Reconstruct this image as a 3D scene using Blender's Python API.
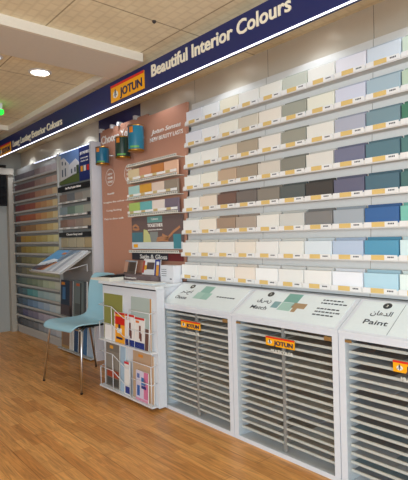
import bpy, bmesh, math, random
from mathutils import Vector, Matrix
random.seed(4)
K = 0.875                      # metres per drawing unit (a sample card is 21 cm wide)
S = bpy.context.scene
COL = S.collection
for o in list(bpy.data.objects):
    bpy.data.objects.remove(o)

# ------------------------------------------------------------------ camera
f_px, pitch, roll, yaw = 469.98, -0.0077, -0.026, 0.8577
cy_, sy_ = math.cos(yaw), math.sin(yaw)
Fv = Vector((-sy_*math.cos(pitch), cy_*math.cos(pitch), math.sin(pitch)))
Rv = Vector((cy_, sy_, 0)); Uv = Rv.cross(Fv)
R2 = Rv*math.cos(roll) + Uv*math.sin(roll); U2 = -Rv*math.sin(roll) + Uv*math.cos(roll)
cd = bpy.data.cameras.new('camera'); cam = bpy.data.objects.new('camera', cd); COL.objects.link(cam)
cam.matrix_world = Matrix(((R2.x, U2.x, -Fv.x, 0), (R2.y, U2.y, -Fv.y, 0), (R2.z, U2.z, -Fv.z, 1.5*K), (0, 0, 0, 1)))
cd.sensor_fit = 'VERTICAL'; cd.sensor_height = 24.0; cd.lens = f_px*24.0/480; cd.clip_start = 0.02
S.camera = cam

# ------------------------------------------------------------------ world, daylight, exposure
w = bpy.data.worlds.new('world'); S.world = w; w.use_nodes = True
bg = w.node_tree.nodes['Background']; bg.inputs[0].default_value = (0.72, 0.88, 1.0, 1); bg.inputs[1].default_value = 1.3
S.view_settings.view_transform = 'Standard'; S.view_settings.look = 'None'
S.view_settings.exposure = -0.08; S.view_settings.gamma = 1; S.view_settings.use_curve_mapping = False

def area(name, loc, aim, sx, sy, power, color):
    l = bpy.data.lights.new(name, 'AREA'); l.shape = 'RECTANGLE'; l.size = sx*K; l.size_y = sy*K
    l.energy = power; l.color = color
    o = bpy.data.objects.new(name, l); COL.objects.link(o); o.location = Vector(loc)*K
    o.rotation_euler = (Vector(aim)-Vector(loc)).to_track_quat('-Z', 'Y').to_euler(); return o
WASH = 3.6
area('shopfront_daylight', (1.6, -2.6, 1.7), (-2.4, 2.4, 1.2), 4.0, 2.4, 205, (0.85, 0.94, 1.0))

# ------------------------------------------------------------------ materials
def lin(c):
    if isinstance(c, str):
        c = tuple(int(c[i:i+2], 16)/255 for i in (0, 2, 4))
    return tuple((v/12.92 if v <= .04045 else ((v+.055)/1.055)**2.4) for v in c)
MATS = {}
def mat(name, col, rough=.6, metal=0, emis=0, bump=0, scale=60, var=.04, coat=0):
    if name in MATS: return MATS[name]
    m = bpy.data.materials.new(name); m.use_nodes = True; nt = m.node_tree; b = nt.nodes['Principled BSDF']
    c = lin(col)
    b.inputs['Roughness'].default_value = rough; b.inputs['Metallic'].default_value = metal
    b.inputs['Coat Weight'].default_value = coat
    if emis:
        b.inputs['Base Color'].default_value = (*c, 1)
        b.inputs['Emission Color'].default_value = (*c, 1); b.inputs['Emission Strength'].default_value = emis
    else:
        tc = nt.nodes.new('ShaderNodeTexCoord'); n = nt.nodes.new('ShaderNodeTexNoise'); n.inputs['Scale'].default_value = scale
        nt.links.new(tc.outputs['Object'], n.inputs['Vector'])
        mp = nt.nodes.new('ShaderNodeMapRange'); mp.inputs[3].default_value = 1-var; mp.inputs[4].default_value = 1+var
        nt.links.new(n.outputs['Fac'], mp.inputs[0])
        mx = nt.nodes.new('ShaderNodeVectorMath'); mx.operation = 'SCALE'; mx.inputs[0].default_value = c
        nt.links.new(mp.outputs[0], mx.inputs['Scale']); nt.links.new(mx.outputs[0], b.inputs['Base Color'])
        if bump:
            bp = nt.nodes.new('ShaderNodeBump'); bp.inputs['Strength'].default_value = bump; bp.inputs['Distance'].default_value = .002
            nt.links.new(n.outputs['Fac'], bp.inputs['Height']); nt.links.new(bp.outputs[0], b.inputs['Normal'])
    MATS[name] = m; return m
def swatch(hexc):
    return mat('paint_'+hexc, hexc, .55, bump=.15, scale=160, var=.02)
def glass_mat():
    m = bpy.data.materials.new('clear_glass'); m.use_nodes = True; nt = m.node_tree; nt.nodes.clear()
    out = nt.nodes.new('ShaderNodeOutputMaterial'); mix = nt.nodes.new('ShaderNodeMixShader')
    lw = nt.nodes.new('ShaderNodeLayerWeight'); lw.inputs[0].default_value = .5
    pw = nt.nodes.new('ShaderNodeMath'); pw.operation = 'POWER'; pw.inputs[1].default_value = 4; nt.links.new(lw.outputs['Facing'], pw.inputs[0])
    fr = nt.nodes.new('ShaderNodeMapRange'); fr.inputs[3].default_value = .035; fr.inputs[4].default_value = .5; nt.links.new(pw.outputs[0], fr.inputs[0])
    tr = nt.nodes.new('ShaderNodeBsdfTransparent'); tr.inputs[0].default_value = (.95, .97, .97, 1)
    gl = nt.nodes.new('ShaderNodeBsdfGlossy'); gl.inputs['Roughness'].default_value = .06
    nt.links.new(fr.outputs[0], mix.inputs[0]); nt.links.new(tr.outputs[0], mix.inputs[1]); nt.links.new(gl.outputs[0], mix.inputs[2])
    nt.links.new(mix.outputs[0], out.inputs[0]); return m
GLASS = glass_mat()

def floor_mat():
    m = bpy.data.materials.new('oak_laminate'); m.use_nodes = True; nt = m.node_tree; b = nt.nodes['Principled BSDF']; N = nt.nodes.new; L = nt.links.new
    tc = N('ShaderNodeTexCoord')
    def brick(bw, rh, c1, c2, mort, msz, off):
        br = N('ShaderNodeTexBrick'); br.inputs['Scale'].default_value = 1; br.inputs['Brick Width'].default_value = bw; br.inputs['Row Height'].default_value = rh
        br.inputs['Mortar Size'].default_value = msz; br.inputs['Mortar Smooth'].default_value = .3; br.offset = off; br.offset_frequency = 2
        br.inputs['Color1'].default_value = c1; br.inputs['Color2'].default_value = c2; br.inputs['Mortar'].default_value = mort
        L(tc.outputs['Object'], br.inputs['Vector']); return br
    c = lambda h: (*lin(h), 1)
    strip = brick(.43, .0655, c('e8a961'), c('cf8c48'), c('bd7c40'), .0012, .37)
    board = brick(1.28, .1965, (1, 1, 1, 1), (.9, .9, .9, 1), (.62, .56, .5, 1), .0022, .45)
    mp = N('ShaderNodeMapping'); mp.inputs['Scale'].default_value = (2.2, 26, 1); L(tc.outputs['Object'], mp.inputs['Vector'])
    n = N('ShaderNodeTexNoise'); n.inputs['Scale'].default_value = 1.6; n.inputs['Detail'].default_value = 6; n.inputs['Distortion'].default_value = 1.6; L(mp.outputs[0], n.inputs['Vector'])
    r = N('ShaderNodeMapRange'); r.inputs[1].default_value = .3; r.inputs[2].default_value = .7; r.inputs[3].default_value = .7; r.inputs[4].default_value = 1.22; L(n.outputs['Fac'], r.inputs[0])
    m1 = N('ShaderNodeMix'); m1.data_type = 'RGBA'; m1.blend_type = 'MULTIPLY'; m1.inputs[0].default_value = 1
    L(strip.outputs['Color'], m1.inputs[6]); L(board.outputs['Color'], m1.inputs[7])
    v = N('ShaderNodeVectorMath'); v.operation = 'SCALE'; L(m1.outputs[2], v.inputs[0]); L(r.outputs[0], v.inputs['Scale'])
    L(v.outputs[0], b.inputs['Base Color']); b.inputs['Roughness'].default_value = .33; b.inputs['Specular IOR Level'].default_value = .35
    return m
def ceiling_mat():
    m = bpy.data.materials.new('ceiling_tile'); m.use_nodes = True; nt = m.node_tree; b = nt.nodes['Principled BSDF']; N = nt.nodes.new; L = nt.links.new
    tc = N('ShaderNodeTexCoord'); mp = N('ShaderNodeMapping'); mp.inputs['Location'].default_value = (2.67*K, -2.14*K+.79*K*4, 0); L(tc.outputs['Object'], mp.inputs['Vector'])
    tile = N('ShaderNodeTexBrick'); tile.inputs['Scale'].default_value = 1; tile.inputs['Brick Width'].default_value = 1.58*K; tile.inputs['Row Height'].default_value = .79*K
    tile.offset = 0; tile.inputs['Mortar Size'].default_value = .005; tile.inputs['Mortar Smooth'].default_value = .1
    tile.inputs['Color1'].default_value = (1, 1, 1, 1); tile.inputs['Color2'].default_value = (.97, .97, .97, 1); tile.inputs['Mortar'].default_value = (.5, .46, .4, 1)
    L(mp.outputs[0], tile.inputs['Vector'])
    bl = N('ShaderNodeTexBrick'); bl.inputs['Scale'].default_value = 1; bl.inputs['Brick Width'].default_value = .085; bl.inputs['Row Height'].default_value = .06
    bl.inputs['Mortar Size'].default_value = .014; bl.inputs['Mortar Smooth'].default_value = 1.0
    bl.inputs['Color1'].default_value = (*lin('ece1c2'), 1); bl.inputs['Color2'].default_value = (*lin('e9ddbd'), 1); bl.inputs['Mortar'].default_value = (*lin('e0d4b4'), 1)
    L(mp.outputs[0], bl.inputs['Vector'])
    n = N('ShaderNodeTexNoise'); n.inputs['Scale'].default_value = 7; L(tc.outputs['Object'], n.inputs['Vector'])
    r = N('ShaderNodeMapRange'); r.inputs[3].default_value = .86; r.inputs[4].default_value = 1.14; L(n.outputs['Fac'], r.inputs[0])
    m1 = N('ShaderNodeMix'); m1.data_type = 'RGBA'; m1.blend_type = 'MULTIPLY'; m1.inputs[0].default_value = 1
    L(bl.outputs['Color'], m1.inputs[6]); L(tile.outputs['Color'], m1.inputs[7])
    v = N('ShaderNodeVectorMath'); v.operation = 'SCALE'; L(m1.outputs[2], v.inputs[0]); L(r.outputs[0], v.inputs['Scale'])
    L(v.outputs[0], b.inputs['Base Color']); b.inputs['Roughness'].default_value = .9
    return m

WHITE = mat('white_metal', 'dcdde0', .4)
FRAME = mat('cabinet_white', 'd9dce2', .42)
PANEL = mat('panel_white', 'dcdad6', .6)
SLAT = mat('tray_edge', 'd8d3cb', .5)
TRAYTOP = mat('tray_top', 'b4bac0', .6)
CABIN = mat('cabinet_inner', '9a9592', .7)
DARK = mat('dark_metal', '2b2a2c', .5)
NAVY = mat('sign_navy', '18235a', .45)
NAVY2 = mat('recess_navy', '1e2160', .5)
CREAM = mat('sign_lettering', 'efe6cf', .5)
YEL = mat('logo_yellow', 'f6ab0c', .5)
RED = mat('logo_red', 'dd2a1f', .5)
LOGONAVY = mat('logo_navy', '1b1f4f', .5)
PALE = mat('logo_white', 'e9e7dc', .5)
BEIGE = mat('soffit_beige', 'aca498', .65)
BEAM = mat('beam_plaster', 'd0c9be', .8, bump=.2)
BEAMW = mat('beam_trim', 'ddd5c6', .7)
PINK = mat('terracotta_board', 'c08a72', .6)
GREYWALL = mat('wall_paint', 'a6a7a3', .8, bump=.2)
BACKW = mat('display_back', '9c9a96', .7)
CHROME = mat('chrome', 'd8dade', .28, metal=1)
CHAIRBLUE = mat('pale_blue_plastic', '9ac2cf', .38, bump=.1, scale=300)
MINT = mat('mint_glass', 'e6eeef', .22, coat=.3)
BLACK = mat('black_plastic', '161618', .4)
TAG = mat('tag_yellow', 'e2c17a', .6)
TAGW = mat('tag_white', 'eeecea', .6)
INK = mat('ink', '3a3d44', .7)
GOLD = mat('brass_rim', 'b8893c', .3, metal=1)
RAIL = mat('rail_grey', 'bcbab5', .5)
LED = mat('led_strip', 'f2f3ff', emis=2.2)
LAMP = mat('lamp_glow', 'fffbe8', emis=9)

# ------------------------------------------------------------------ mesh helpers
class MB:
    def __init__(s, *mats): s.bm = bmesh.new(); s.mats = list(mats) or [WHITE]; s.i = 0
    def m(s, mt):
        if mt not in s.mats: s.mats.append(mt)
        s.i = s.mats.index(mt); return s
    def face(s, pts):
        f = s.bm.faces.new([s.bm.verts.new(p) for p in pts]); f.material_index = s.i; return s
    def box(s, x0, x1, y0, y1, z0, z1, bev=0):
        vs = [s.bm.verts.new((x, y, z)) for x in (x0, x1) for y in (y0, y1) for z in (z0, z1)]
        fs = []
        for q in ((0, 1, 3, 2), (4, 6, 7, 5), (0, 4, 5, 1), (2, 3, 7, 6), (0, 2, 6, 4), (1, 5, 7, 3)):
            f = s.bm.faces.new([vs[k] for k in q]); f.material_index = s.i; fs.append(f)
        if bev:
            es = list({e for f in fs for e in f.edges})
            r = bmesh.ops.bevel(s.bm, geom=es, offset=bev, segments=2, affect='EDGES', profile=.6)
            for f in r['faces']: f.material_index = s.i
        return s
    def prism(s, poly, d):            # poly: list of 3-D points in a plane, extruded by vector d
        d = Vector(d); n = len(poly)
        a = [s.bm.verts.new(p) for p in poly]; b = [s.bm.verts.new(Vector(p)+d) for p in poly]
        fs = [s.bm.faces.new(a), s.bm.faces.new(b[::-1])]
        for k in range(n): fs.append(s.bm.faces.new((a[k], b[k], b[(k+1) % n], a[(k+1) % n])))
        for f in fs: f.material_index = s.i
        return s
    def tube(s, pts, r, n=8, closed=False):
        pts = [Vector(p) for p in pts]; rings = []
        up = None
        for k, p in enumerate(pts):
            if k == 0: t = pts[1]-p
            elif k == len(pts)-1: t = p-pts[-2]
            else: t = (pts[k+1]-p).normalized()+(p-pts[k-1]).normalized()
            t.normalize()
            if up is None: up = t.orthogonal().normalized()
            up = (up - t*up.dot(t)).normalized(); v = t.cross(up)
            rr = r[k] if isinstance(r, (list, tuple)) else r
            rings.append([s.bm.verts.new(p+(up*math.cos(a)+v*math.sin(a))*rr) for a in [2*math.pi*j/n for j in range(n)]])
        for a, b in zip(rings, rings[1:]):
            for j in range(n):
                f = s.bm.faces.new((a[j], a[(j+1) % n], b[(j+1) % n], b[j])); f.material_index = s.i; f.smooth = True
        for ring in (rings[0][::-1], rings[-1]):
            f = s.bm.faces.new(ring); f.material_index = s.i
        return s
    def lathe(s, prof, c, n=32, axis='Z'):
        rings = []
        for r, h in prof:
            ring = []
            for j in range(n):
                a = 2*math.pi*j/n; ring.append(s.bm.verts.new((c[0]+r*math.cos(a), c[1]+r*math.sin(a), c[2]+h)))
            rings.append(ring)
        for a, b in zip(rings, rings[1:]):
            for j in range(n):
                f = s.bm.faces.new((a[j], a[(j+1) % n], b[(j+1) % n], b[j])); f.material_index = s.i; f.smooth = True
        s.bm.faces.new(rings[0][::-1]).material_index = s.i; s.bm.faces.new(rings[-1]).material_index = s.i
        return s
    def disc(s, c, r, ux, uz, d, n=24, ry=None):    # extruded ellipse spanned by ux,uz
        ux = Vector(ux); uz = Vector(uz); c = Vector(c); ry = ry or r
        return s.prism([c+ux*r*math.cos(2*math.pi*k/n)+uz*ry*math.sin(2*math.pi*k/n) for k in range(n)], d)
    def text(s, t, o, width, ux=(1, 0, 0), uz=(0, 0, 1), bold=0, height=None, depth=.002, center=False, slant=0):
        cu = bpy.data.curves.new('lettering', 'FONT'); cu.body = t; cu.size = 1; cu.offset = bold; cu.extrude = .01; cu.resolution_u = 3; cu.shear = slant
        ob = bpy.data.objects.new('lettering', cu); COL.objects.link(ob)
        bpy.context.view_layer.update()
        me = bpy.data.meshes.new_from_object(ob.evaluated_get(bpy.context.evaluated_depsgraph_get()))
        bpy.data.objects.remove(ob); bpy.data.curves.remove(cu)
        if not me.vertices: return s
        xs = [v.co.x for v in me.vertices]; ys = [v.co.y for v in me.vertices]; x0, x1 = min(xs), max(xs)
        sx = width/(x1-x0); sz = sx if height is None else height/.72
        ux = Vector(ux).normalized(); uz = Vector(uz).normalized(); nn = ux.cross(uz); o = Vector(o)
        off = -width/2 if center else 0
        for v in me.vertices:
            v.co = o+ux*((v.co.x-x0)*sx+off)+uz*(v.co.y*sz)+nn*(v.co.z/.01*depth)
        n0 = len(s.bm.faces); s.bm.from_mesh(me); s.bm.faces.ensure_lookup_table()
        for f in s.bm.faces[n0:]: f.material_index = s.i
        bpy.data.meshes.remove(me); return s
    def build(s, name, parent=None, origin=None, recalc=True):
        if recalc: bmesh.ops.recalc_face_normals(s.bm, faces=s.bm.faces)
        if origin is None:
            origin = WORLD.get(parent.name, Vector()) if parent else Vector()
        origin = Vector(origin)
        for v in s.bm.verts: v.co = (v.co-origin)*K
        me = bpy.data.meshes.new(name); s.bm.to_mesh(me); s.bm.free()
        for m_ in s.mats: me.materials.append(m_)
        o = bpy.data.objects.new(name, me); COL.objects.link(o)
        if parent: o.parent = parent; WORLD[o.name] = origin
        else: o.location = origin*K; WORLD[o.name] = origin
        return o
WORLD = {}
def tag(o, label=None, cat=None, group=None, kind=None):
    if label: o['label'] = label
    if cat: o['category'] = cat
    if group: o['group'] = group
    if kind: o['kind'] = kind
    return o
def empty(name, loc, label, cat, group=None, rz=0):
    o = bpy.data.objects.new(name, None); COL.objects.link(o); o.location = Vector(loc)*K; o.rotation_euler.z = rz
    o.empty_display_size = .1; WORLD[o.name] = Vector(loc); return tag(o, label, cat, group)
def struct(mb, name):
    return tag(mb.build(name), kind='structure')
ORD = ['first', 'second', 'third', 'fourth', 'fifth', 'sixth', 'seventh', 'eighth', 'ninth', 'tenth', 'eleventh', 'twelfth', 'thirteenth', 'fourteenth', 'fifteenth']
def cname(h):
    import colorsys
    r, g, b = [int(h[i:i+2], 16)/255 for i in (0, 2, 4)]
    hh, l, s_ = colorsys.rgb_to_hls(r, g, b); hh *= 360
    tone = 'very dark' if l < .2 else 'dark' if l < .38 else 'mid' if l < .58 else 'pale' if l < .82 else 'very pale'
    sat = max(r, g, b)-min(r, g, b)
    if l > .93 and sat < .06: return 'white'
    if sat < .05: base = 'grey'
    elif hh < 18 or hh > 340: base = 'brown' if l < .5 else 'pink'
    elif hh < 45: base = ('brown' if l < .45 else 'tan' if l < .78 else 'cream') if sat < .5 else 'orange'
    elif hh < 68: base = 'olive' if l < .45 else ('yellow' if sat > .15 else 'cream')
    elif hh < 160: base = 'green'
    elif hh < 200: base = 'teal' if l < .6 and sat > .15 else 'grey blue'
    elif hh < 245: base = 'blue' if sat > .15 else 'slate blue'
    else: base = 'violet' if sat > .1 else 'mauve grey'
    return tone+' '+base

# ================================================================== the setting
struct(MB(floor_mat()).box(-8.25, 2.5, -3.4, 3.2, -.08, 0), 'floor')
struct(MB(ceiling_mat()).box(-8.25, 2.5, -3.4, 3.2, 3.0, 3.08), 'ceiling')
struct(MB(GREYWALL).box(-8.25, -8.1, -3.4, 3.05, 0, 3.0), 'wall_left')
struct(MB(GREYWALL).box(-8.25, 2.5, 2.99, 3.12, 0, 3.0), 'wall_back')
struct(MB(GREYWALL).box(-8.25, -2.2, -3.55, -3.4, 0, 3.0), 'wall_front_unseen')  # unseen wall, added to keep ambient light off the left side
b = MB(BEAM).box(-3.70, -3.22, -3.4, 2.16, 2.93, 3.0); b.m(BEAMW).box(-3.22, -3.195, -3.4, 2.16, 2.93, 3.0)
struct(b, 'trim_1')
b = MB(BEAMW).box(-6.25, -3.70, 2.10, 2.17, 2.94, 3.0); b.box(-6.32, -6.25, -3.4, 2.17, 2.94, 3.0)
struct(b, 'trim_2')
# glossy cladding above the displays with upright joints, dark recess between
SEAM = mat('panel_joint', '6b665e', .8)
CLAD = mat('cladding_beige', 'c8c0b2', .3, var=.02)
b = MB(CLAD).box(-4.397, 1.6, 2.92, 2.99, 0, 3.0)
b.m(SEAM)
for k in range(6): b.box(-3.455+k*.926, -3.452+k*.926, 2.919, 2.921, 2.6, 3.0)
struct(b, 'trim_3')
struct(MB(CLAD).box(-8.1, -5.373, 2.92, 2.99, 0, 3.0), 'trim_4')
struct(MB(NAVY2).box(-5.373, -4.397, 2.93, 2.99, .0, 3.0), 'wall_recess')  # navy back wall of the recess
b = MB(BEIGE).box(-8.1, -7.95, 2.25, 2.74, 2.60, 2.705); b.box(-8.1, -7.99, 2.66, 2.745, 0, 2.60)
struct(b, 'trim_5')
b = MB(NAVY).box(-6.93, -6.88, -.5, 2.19, 2.70, 2.99)
struct(b, 'trim_6')

# ================================================================== fascia sign
def jotun(mb, x0, x1, z0, z1, y, red=.14):
    wd = x1-x0; h = z1-z0
    mb.m(YEL).box(x0, x1, y-.006, y, z0, z1)
    mb.m(RED).box(x0, x1, y-.008, y-.0055, z1-h*red, z1)
    cx, cz, r = x0+wd*.155, z0+h*.40, h*.25
    U, W_ = (1, 0, 0), (0, 0, 1)
    mb.m(PALE).disc((cx, y-.006, cz), r*1.12, U, W_, (0, -.003, 0), ry=r*.85)
    mb.m(LOGONAVY).prism([(cx-r*.32, y-.009, cz+r*.35), (cx+r*.32, y-.009, cz+r*.35), (cx+r*.1, y-.009, cz+r*1.25), (cx-r*.1, y-.009, cz+r*1.25)], (0, -.002, 0))
    mb.disc((cx, y-.009, cz-r*.05), r*.16, U, W_, (0, -.002, 0), n=10, ry=r*.7)
    for s_ in (-1, 1):
        mb.prism([(cx+s_*r*.25, y-.009, cz+r*.25), (cx+s_*r*.75, y-.009, cz-r*.25), (cx+s_*r*.62, y-.009, cz-r*.42)], (0, -.002, 0))
    mb.text('JOTUN', (x0+wd*.30, y-.008, z0+h*.18), wd*.65, bold=.022, height=h*.47, depth=.002)
sg = empty('shop_sign', (-4, 2.2, 2.7), 'long dark blue fascia sign with two yellow logo plates under the ceiling', 'sign')
MB(NAVY).box(-7.6, 1.6, 2.2, 2.24, 2.70, 2.925).build('sign_board', sg)
MB(LED).box(-7.6, 1.6, 2.194, 2.203, 2.692, 2.6995).build('light_strip', sg)
b = MB(YEL); jotun(b, -3.78, -3.24, 2.735, 2.885, 2.199); b.build('logo_plate', sg)
b = MB(YEL); jotun(b, -6.93, -6.45, 2.705, 2.84, 2.199); b.build('logo_plate', sg)
MB(CREAM).text('Beautiful Interior Colours', (-3.135, 2.197, 2.80), 1.42, bold=.02, height=.094, depth=.003).build('lettering', sg)
MB(CREAM).text('Long Lasting Exterior Colours', (-6.37, 2.197, 2.755), 1.53, bold=.02, height=.08, depth=.003).build('lettering', sg)

# soffit / ceiling lights
def downlight(name, x, y, z, r, label, power, group, color=(1, .97, .9), spot=75, glow=LAMP):
    e = empty(name, (x, y, z), label, 'light', group)
    b = MB(WHITE); n = 28
    for k in range(n):      # ring
        a, a2 = 2*math.pi*k/n, 2*math.pi*(k+1)/n
        P = lambda q, rr, zz: (x+rr*math.cos(q), y+rr*math.sin(q), z+zz)
        b.face([P(a, r, -.002), P(a2, r, -.002), P(a2, r*.8, -.012), P(a, r*.8, -.012)])
        b.face([P(a, r*.8, -.012), P(a2, r*.8, -.012), P(a2, r*.75, -.001), P(a, r*.75, -.001)])
    b.build('trim_ring', e)
    MB(glow).lathe([(r*.74, -.006), (r*.74, -.001)], (x, y, z), n=24).build('lens', e)
    l = bpy.data.lights.new('lamp_light', 'SPOT'); l.energy = power; l.spot_size = math.radians(spot); l.spot_blend = .6; l.color = color; l.shadow_soft_size = .03
    o = bpy.data.objects.new('lamp_light', l); COL.objects.link(o); o.parent = e; o.location = (0, 0, -.02)
    return e
G1 = 'small downlights hidden above the long sign'
SOFTLAMP = mat('lamp_soft', 'fffaf0', emis=14)
for x in (-7.6, -6.6, -5.62, -4.7, -3.78, -2.90, -2.02, -1.12, -.2):
    downlight('display_downlight', x, 2.72, 3.0, .05, 'small round downlight in the ceiling behind the long sign, lighting the displays', WASH*(3.0 if x < -5 else 1), G1, (.84, .91, 1), 120, SOFTLAMP)
downlight('ceiling_downlight', -4.10, 1.67, 3.0, .10, 'bright round recessed ceiling light beyond the beam', 14, None, (1, .97, .88), 150)
downlight('ceiling_downlight', -3.98, 1.22, 3.0, .09, 'pale bluish ceiling light cut off at the left picture edge beside the beam', 10, None, (.8, .9, 1), 150, mat('lamp_cool', 'cfe2ff', emis=3))
e = empty('indicator_lamp', (-5.3, 1.66, 2.9), 'small green glowing lamp under the far ceiling at the left picture edge', 'light')
MB(WHITE).box(-5.33, -5.27, 1.6, 1.72, 2.93, 3.0, .006).build('housing', e)
MB(mat('green_glow', '18e030', emis=3)).box(-5.34, -5.26, 1.59, 1.73, 2.885, 2.93, .008).build('lens', e)
e = empty('smoke_detector', (-2.67, 1.905, 3.0), 'tiny black fitting on the tan ceiling tiles above the big sign', 'detector')
MB(DARK).lathe([(.008, -.014), (.014, -.008), (.015, 0)], (-2.67, 1.905, 3.0), n=16).build('body', e)
MB(BLACK).lathe([(.004, -.018), (.006, -.014)], (-2.67, 1.905, 3.0), n=12).build('sensor', e)

# ================================================================== wall of interior cards
CX0, CDX, DZ, NCOL, NROW = -3.462, .2328, .2042, 10, 8
YT = lambda z: 2.689+(z-1.139)*.0694      # the display leans back a little
ZT0 = 2.568                                  # centre of the top row of tags
dw = empty('card_display_wall', (-2.3, 2.8, 1.1), 'white wall display with eight long ledges holding interior colour cards', 'display')
XR = -.92
XL = -3.468
def lean(x0, x1, y0, y1, z0, z1, b): b.prism([(x0, YT(z0)+y0, z0), (x0, YT(z0)+y1, z0), (x0, YT(z1)+y1, z1), (x0, YT(z1)+y0, z1)], (x1-x0, 0, 0))
b = MB(PANEL); lean(XL, XR, .088, .112, 1.085, 2.765, b)
b.m(mat('panel_seam', 'a8a49c', .8))
for x in (-2.52, -1.59): lean(x-.002, x+.002, .0865, .0885, 1.085, 2.765, b)
b.build('back_panel', dw)
for r in range(NROW):
    z = ZT0-DZ*r; yo = YT(z)
    b = MB(PANEL).box(XL, XR, yo+.011, yo+.088, z-.024, z-.016)          # ledge
    b.box(XL, XR, yo+.007, yo+.013, z-.024, z+.006)                       # lip
    sh = b.build('shelf', dw)
    for c in range(NCOL+1):
        x = CX0+c*CDX; wv = CDX
        t = MB(TAGW).box(x+.01, x+wv*.985, yo+.001, yo+.0065, z-.017, z+.015)
        t.m(TAG).box(x+wv*.27, x+wv*.64, yo-.0005, yo+.0012, z-.016, z+.014)
        t.m(INK)
        for q in range(4): t.box(x+wv*(.73+q*.045), x+wv*(.762+q*.045), yo+.0002, yo+.0012, z-.003, z+.006)
        t.build('shelf_label', sh)
GRID = ["e9e9ee eef0f0 f2ecd8 f1efe8 f3f0e6 c9ccbf f2f0e8 e9e7ee d6dfe8 cfdecd d8e4d8",
        "eaeaf0 f1f1f0 f3efe1 d8cfbe efe6d8 a5a698 ecead9 d5d7e6 a9bdc7 bed1ba a9c6a6",
        "f1f1ec f5f4ee e3d5c0 b3a48f ebe4da a09e90 ebe8df b2b4c2 7d97a0 4b8068 3c7a5c",
        "f1f0ea f2efe2 c6ac92 a89885 dad1c4 8d8b80 e4e0d8 797b92 5f7f8a 577f7d 4a7472",
        "f0efea eadccb 7c6055 79706a 8e867b 5f6462 4b4744 6a6a80 53717f 4f7371 466c6a",
        "f3f2ee f4ebdc a9917d b5a596 ece9e1 d4d3cd 868482 a8b0b8 3f69a0 7ec4b4 6ab8a8",
        "f2f1ec f6efe3 f1ede5 f1e8db f0eeea edece6 dfe8ee bccce2 5a9cbc d9eef0 c8e6e8",
        "f6f5f1 f5f3ee f5f2ee f5e9dc f9f8f6 efeeea f3f1ed f3f5fb badcea e9f5f1 dceee8"]
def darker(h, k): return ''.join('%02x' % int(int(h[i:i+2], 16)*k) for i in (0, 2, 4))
def box_mesh(name, w_, d, h, bev):
    b = MB(WHITE).box(0, w_, 0, d, 0, h, bev)
    for v in b.bm.verts: v.co *= K
    me = bpy.data.meshes.new(name); b.bm.to_mesh(me); b.bm.free(); me.materials.append(WHITE); return me
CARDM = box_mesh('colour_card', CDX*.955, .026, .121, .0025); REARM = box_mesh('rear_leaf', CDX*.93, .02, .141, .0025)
def place(me, name, loc, m_, parent=None):
    o = bpy.data.objects.new(name, me); COL.objects.link(o); o.location = Vector(loc)*K
    o.material_slots[0].link = 'OBJECT'; o.material_slots[0].material = m_
    if parent: o.parent = parent
    return o
for r in range(NROW):
    cols = GRID[r].split()
    for c in range(NCOL+1):
        h = cols[c]; x = CX0+c*CDX
        tl = .0015*random.uniform(-1, 1)
        o = place(CARDM, 'colour_card', (x+.010, YT(ZT0-DZ*r)+.0155, ZT0-DZ*r-.0155), swatch(h))
        tag(o, f'{cname(h)} card on white wall display, row {["one","two","three","four","five","six","seven","eight"][r]} from top, {ORD[c]} from left', 'colour card', 'interior colour cards on the wall ledges')
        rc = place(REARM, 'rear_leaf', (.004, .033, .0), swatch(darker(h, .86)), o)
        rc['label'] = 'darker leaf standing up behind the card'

# ================================================================== sample cabinets
XC, W = -3.418, .908
YF, ZF, YB, ZB = 2.4225, .9206, 2.69, 1.08
num_label = ['first cabinet', 'middle cabinet', 'right cabinet']
slope = Vector((0, YB-YF, ZB-ZF)).normalized()
def on_top(x, t, lift=.001):       # point on the sloping top, t 0..1 front to back
    return Vector((x, YF+(YB-YF)*t, ZF+(ZB-ZF)*t))+Vector((0, -slope.z, slope.y))*lift
SLN = Vector((0, -slope.z, slope.y))
sheets = [['c2c6ca', 'b6b9be', 'cfd3d8', 'a8abb0', 'beb9b2', 'ccd0d4'], ['a8acb2', '98938e', 'b8bdc2', '87837f', 'b2aca4', '9ea5b0'], ['7394a4', '6c8092', 'a3abb4', '5c6a74', '6a8a94', 'a6b0ba', '52606c', '8292a0']]
desc = ['white cabinet of wide sample trays beside the brochure rack, "1" on its sloping top',
        'middle white cabinet of sample trays with green and tan swatches on its top',
        'right white cabinet of sample trays, its sloping top marked Paint']
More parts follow.
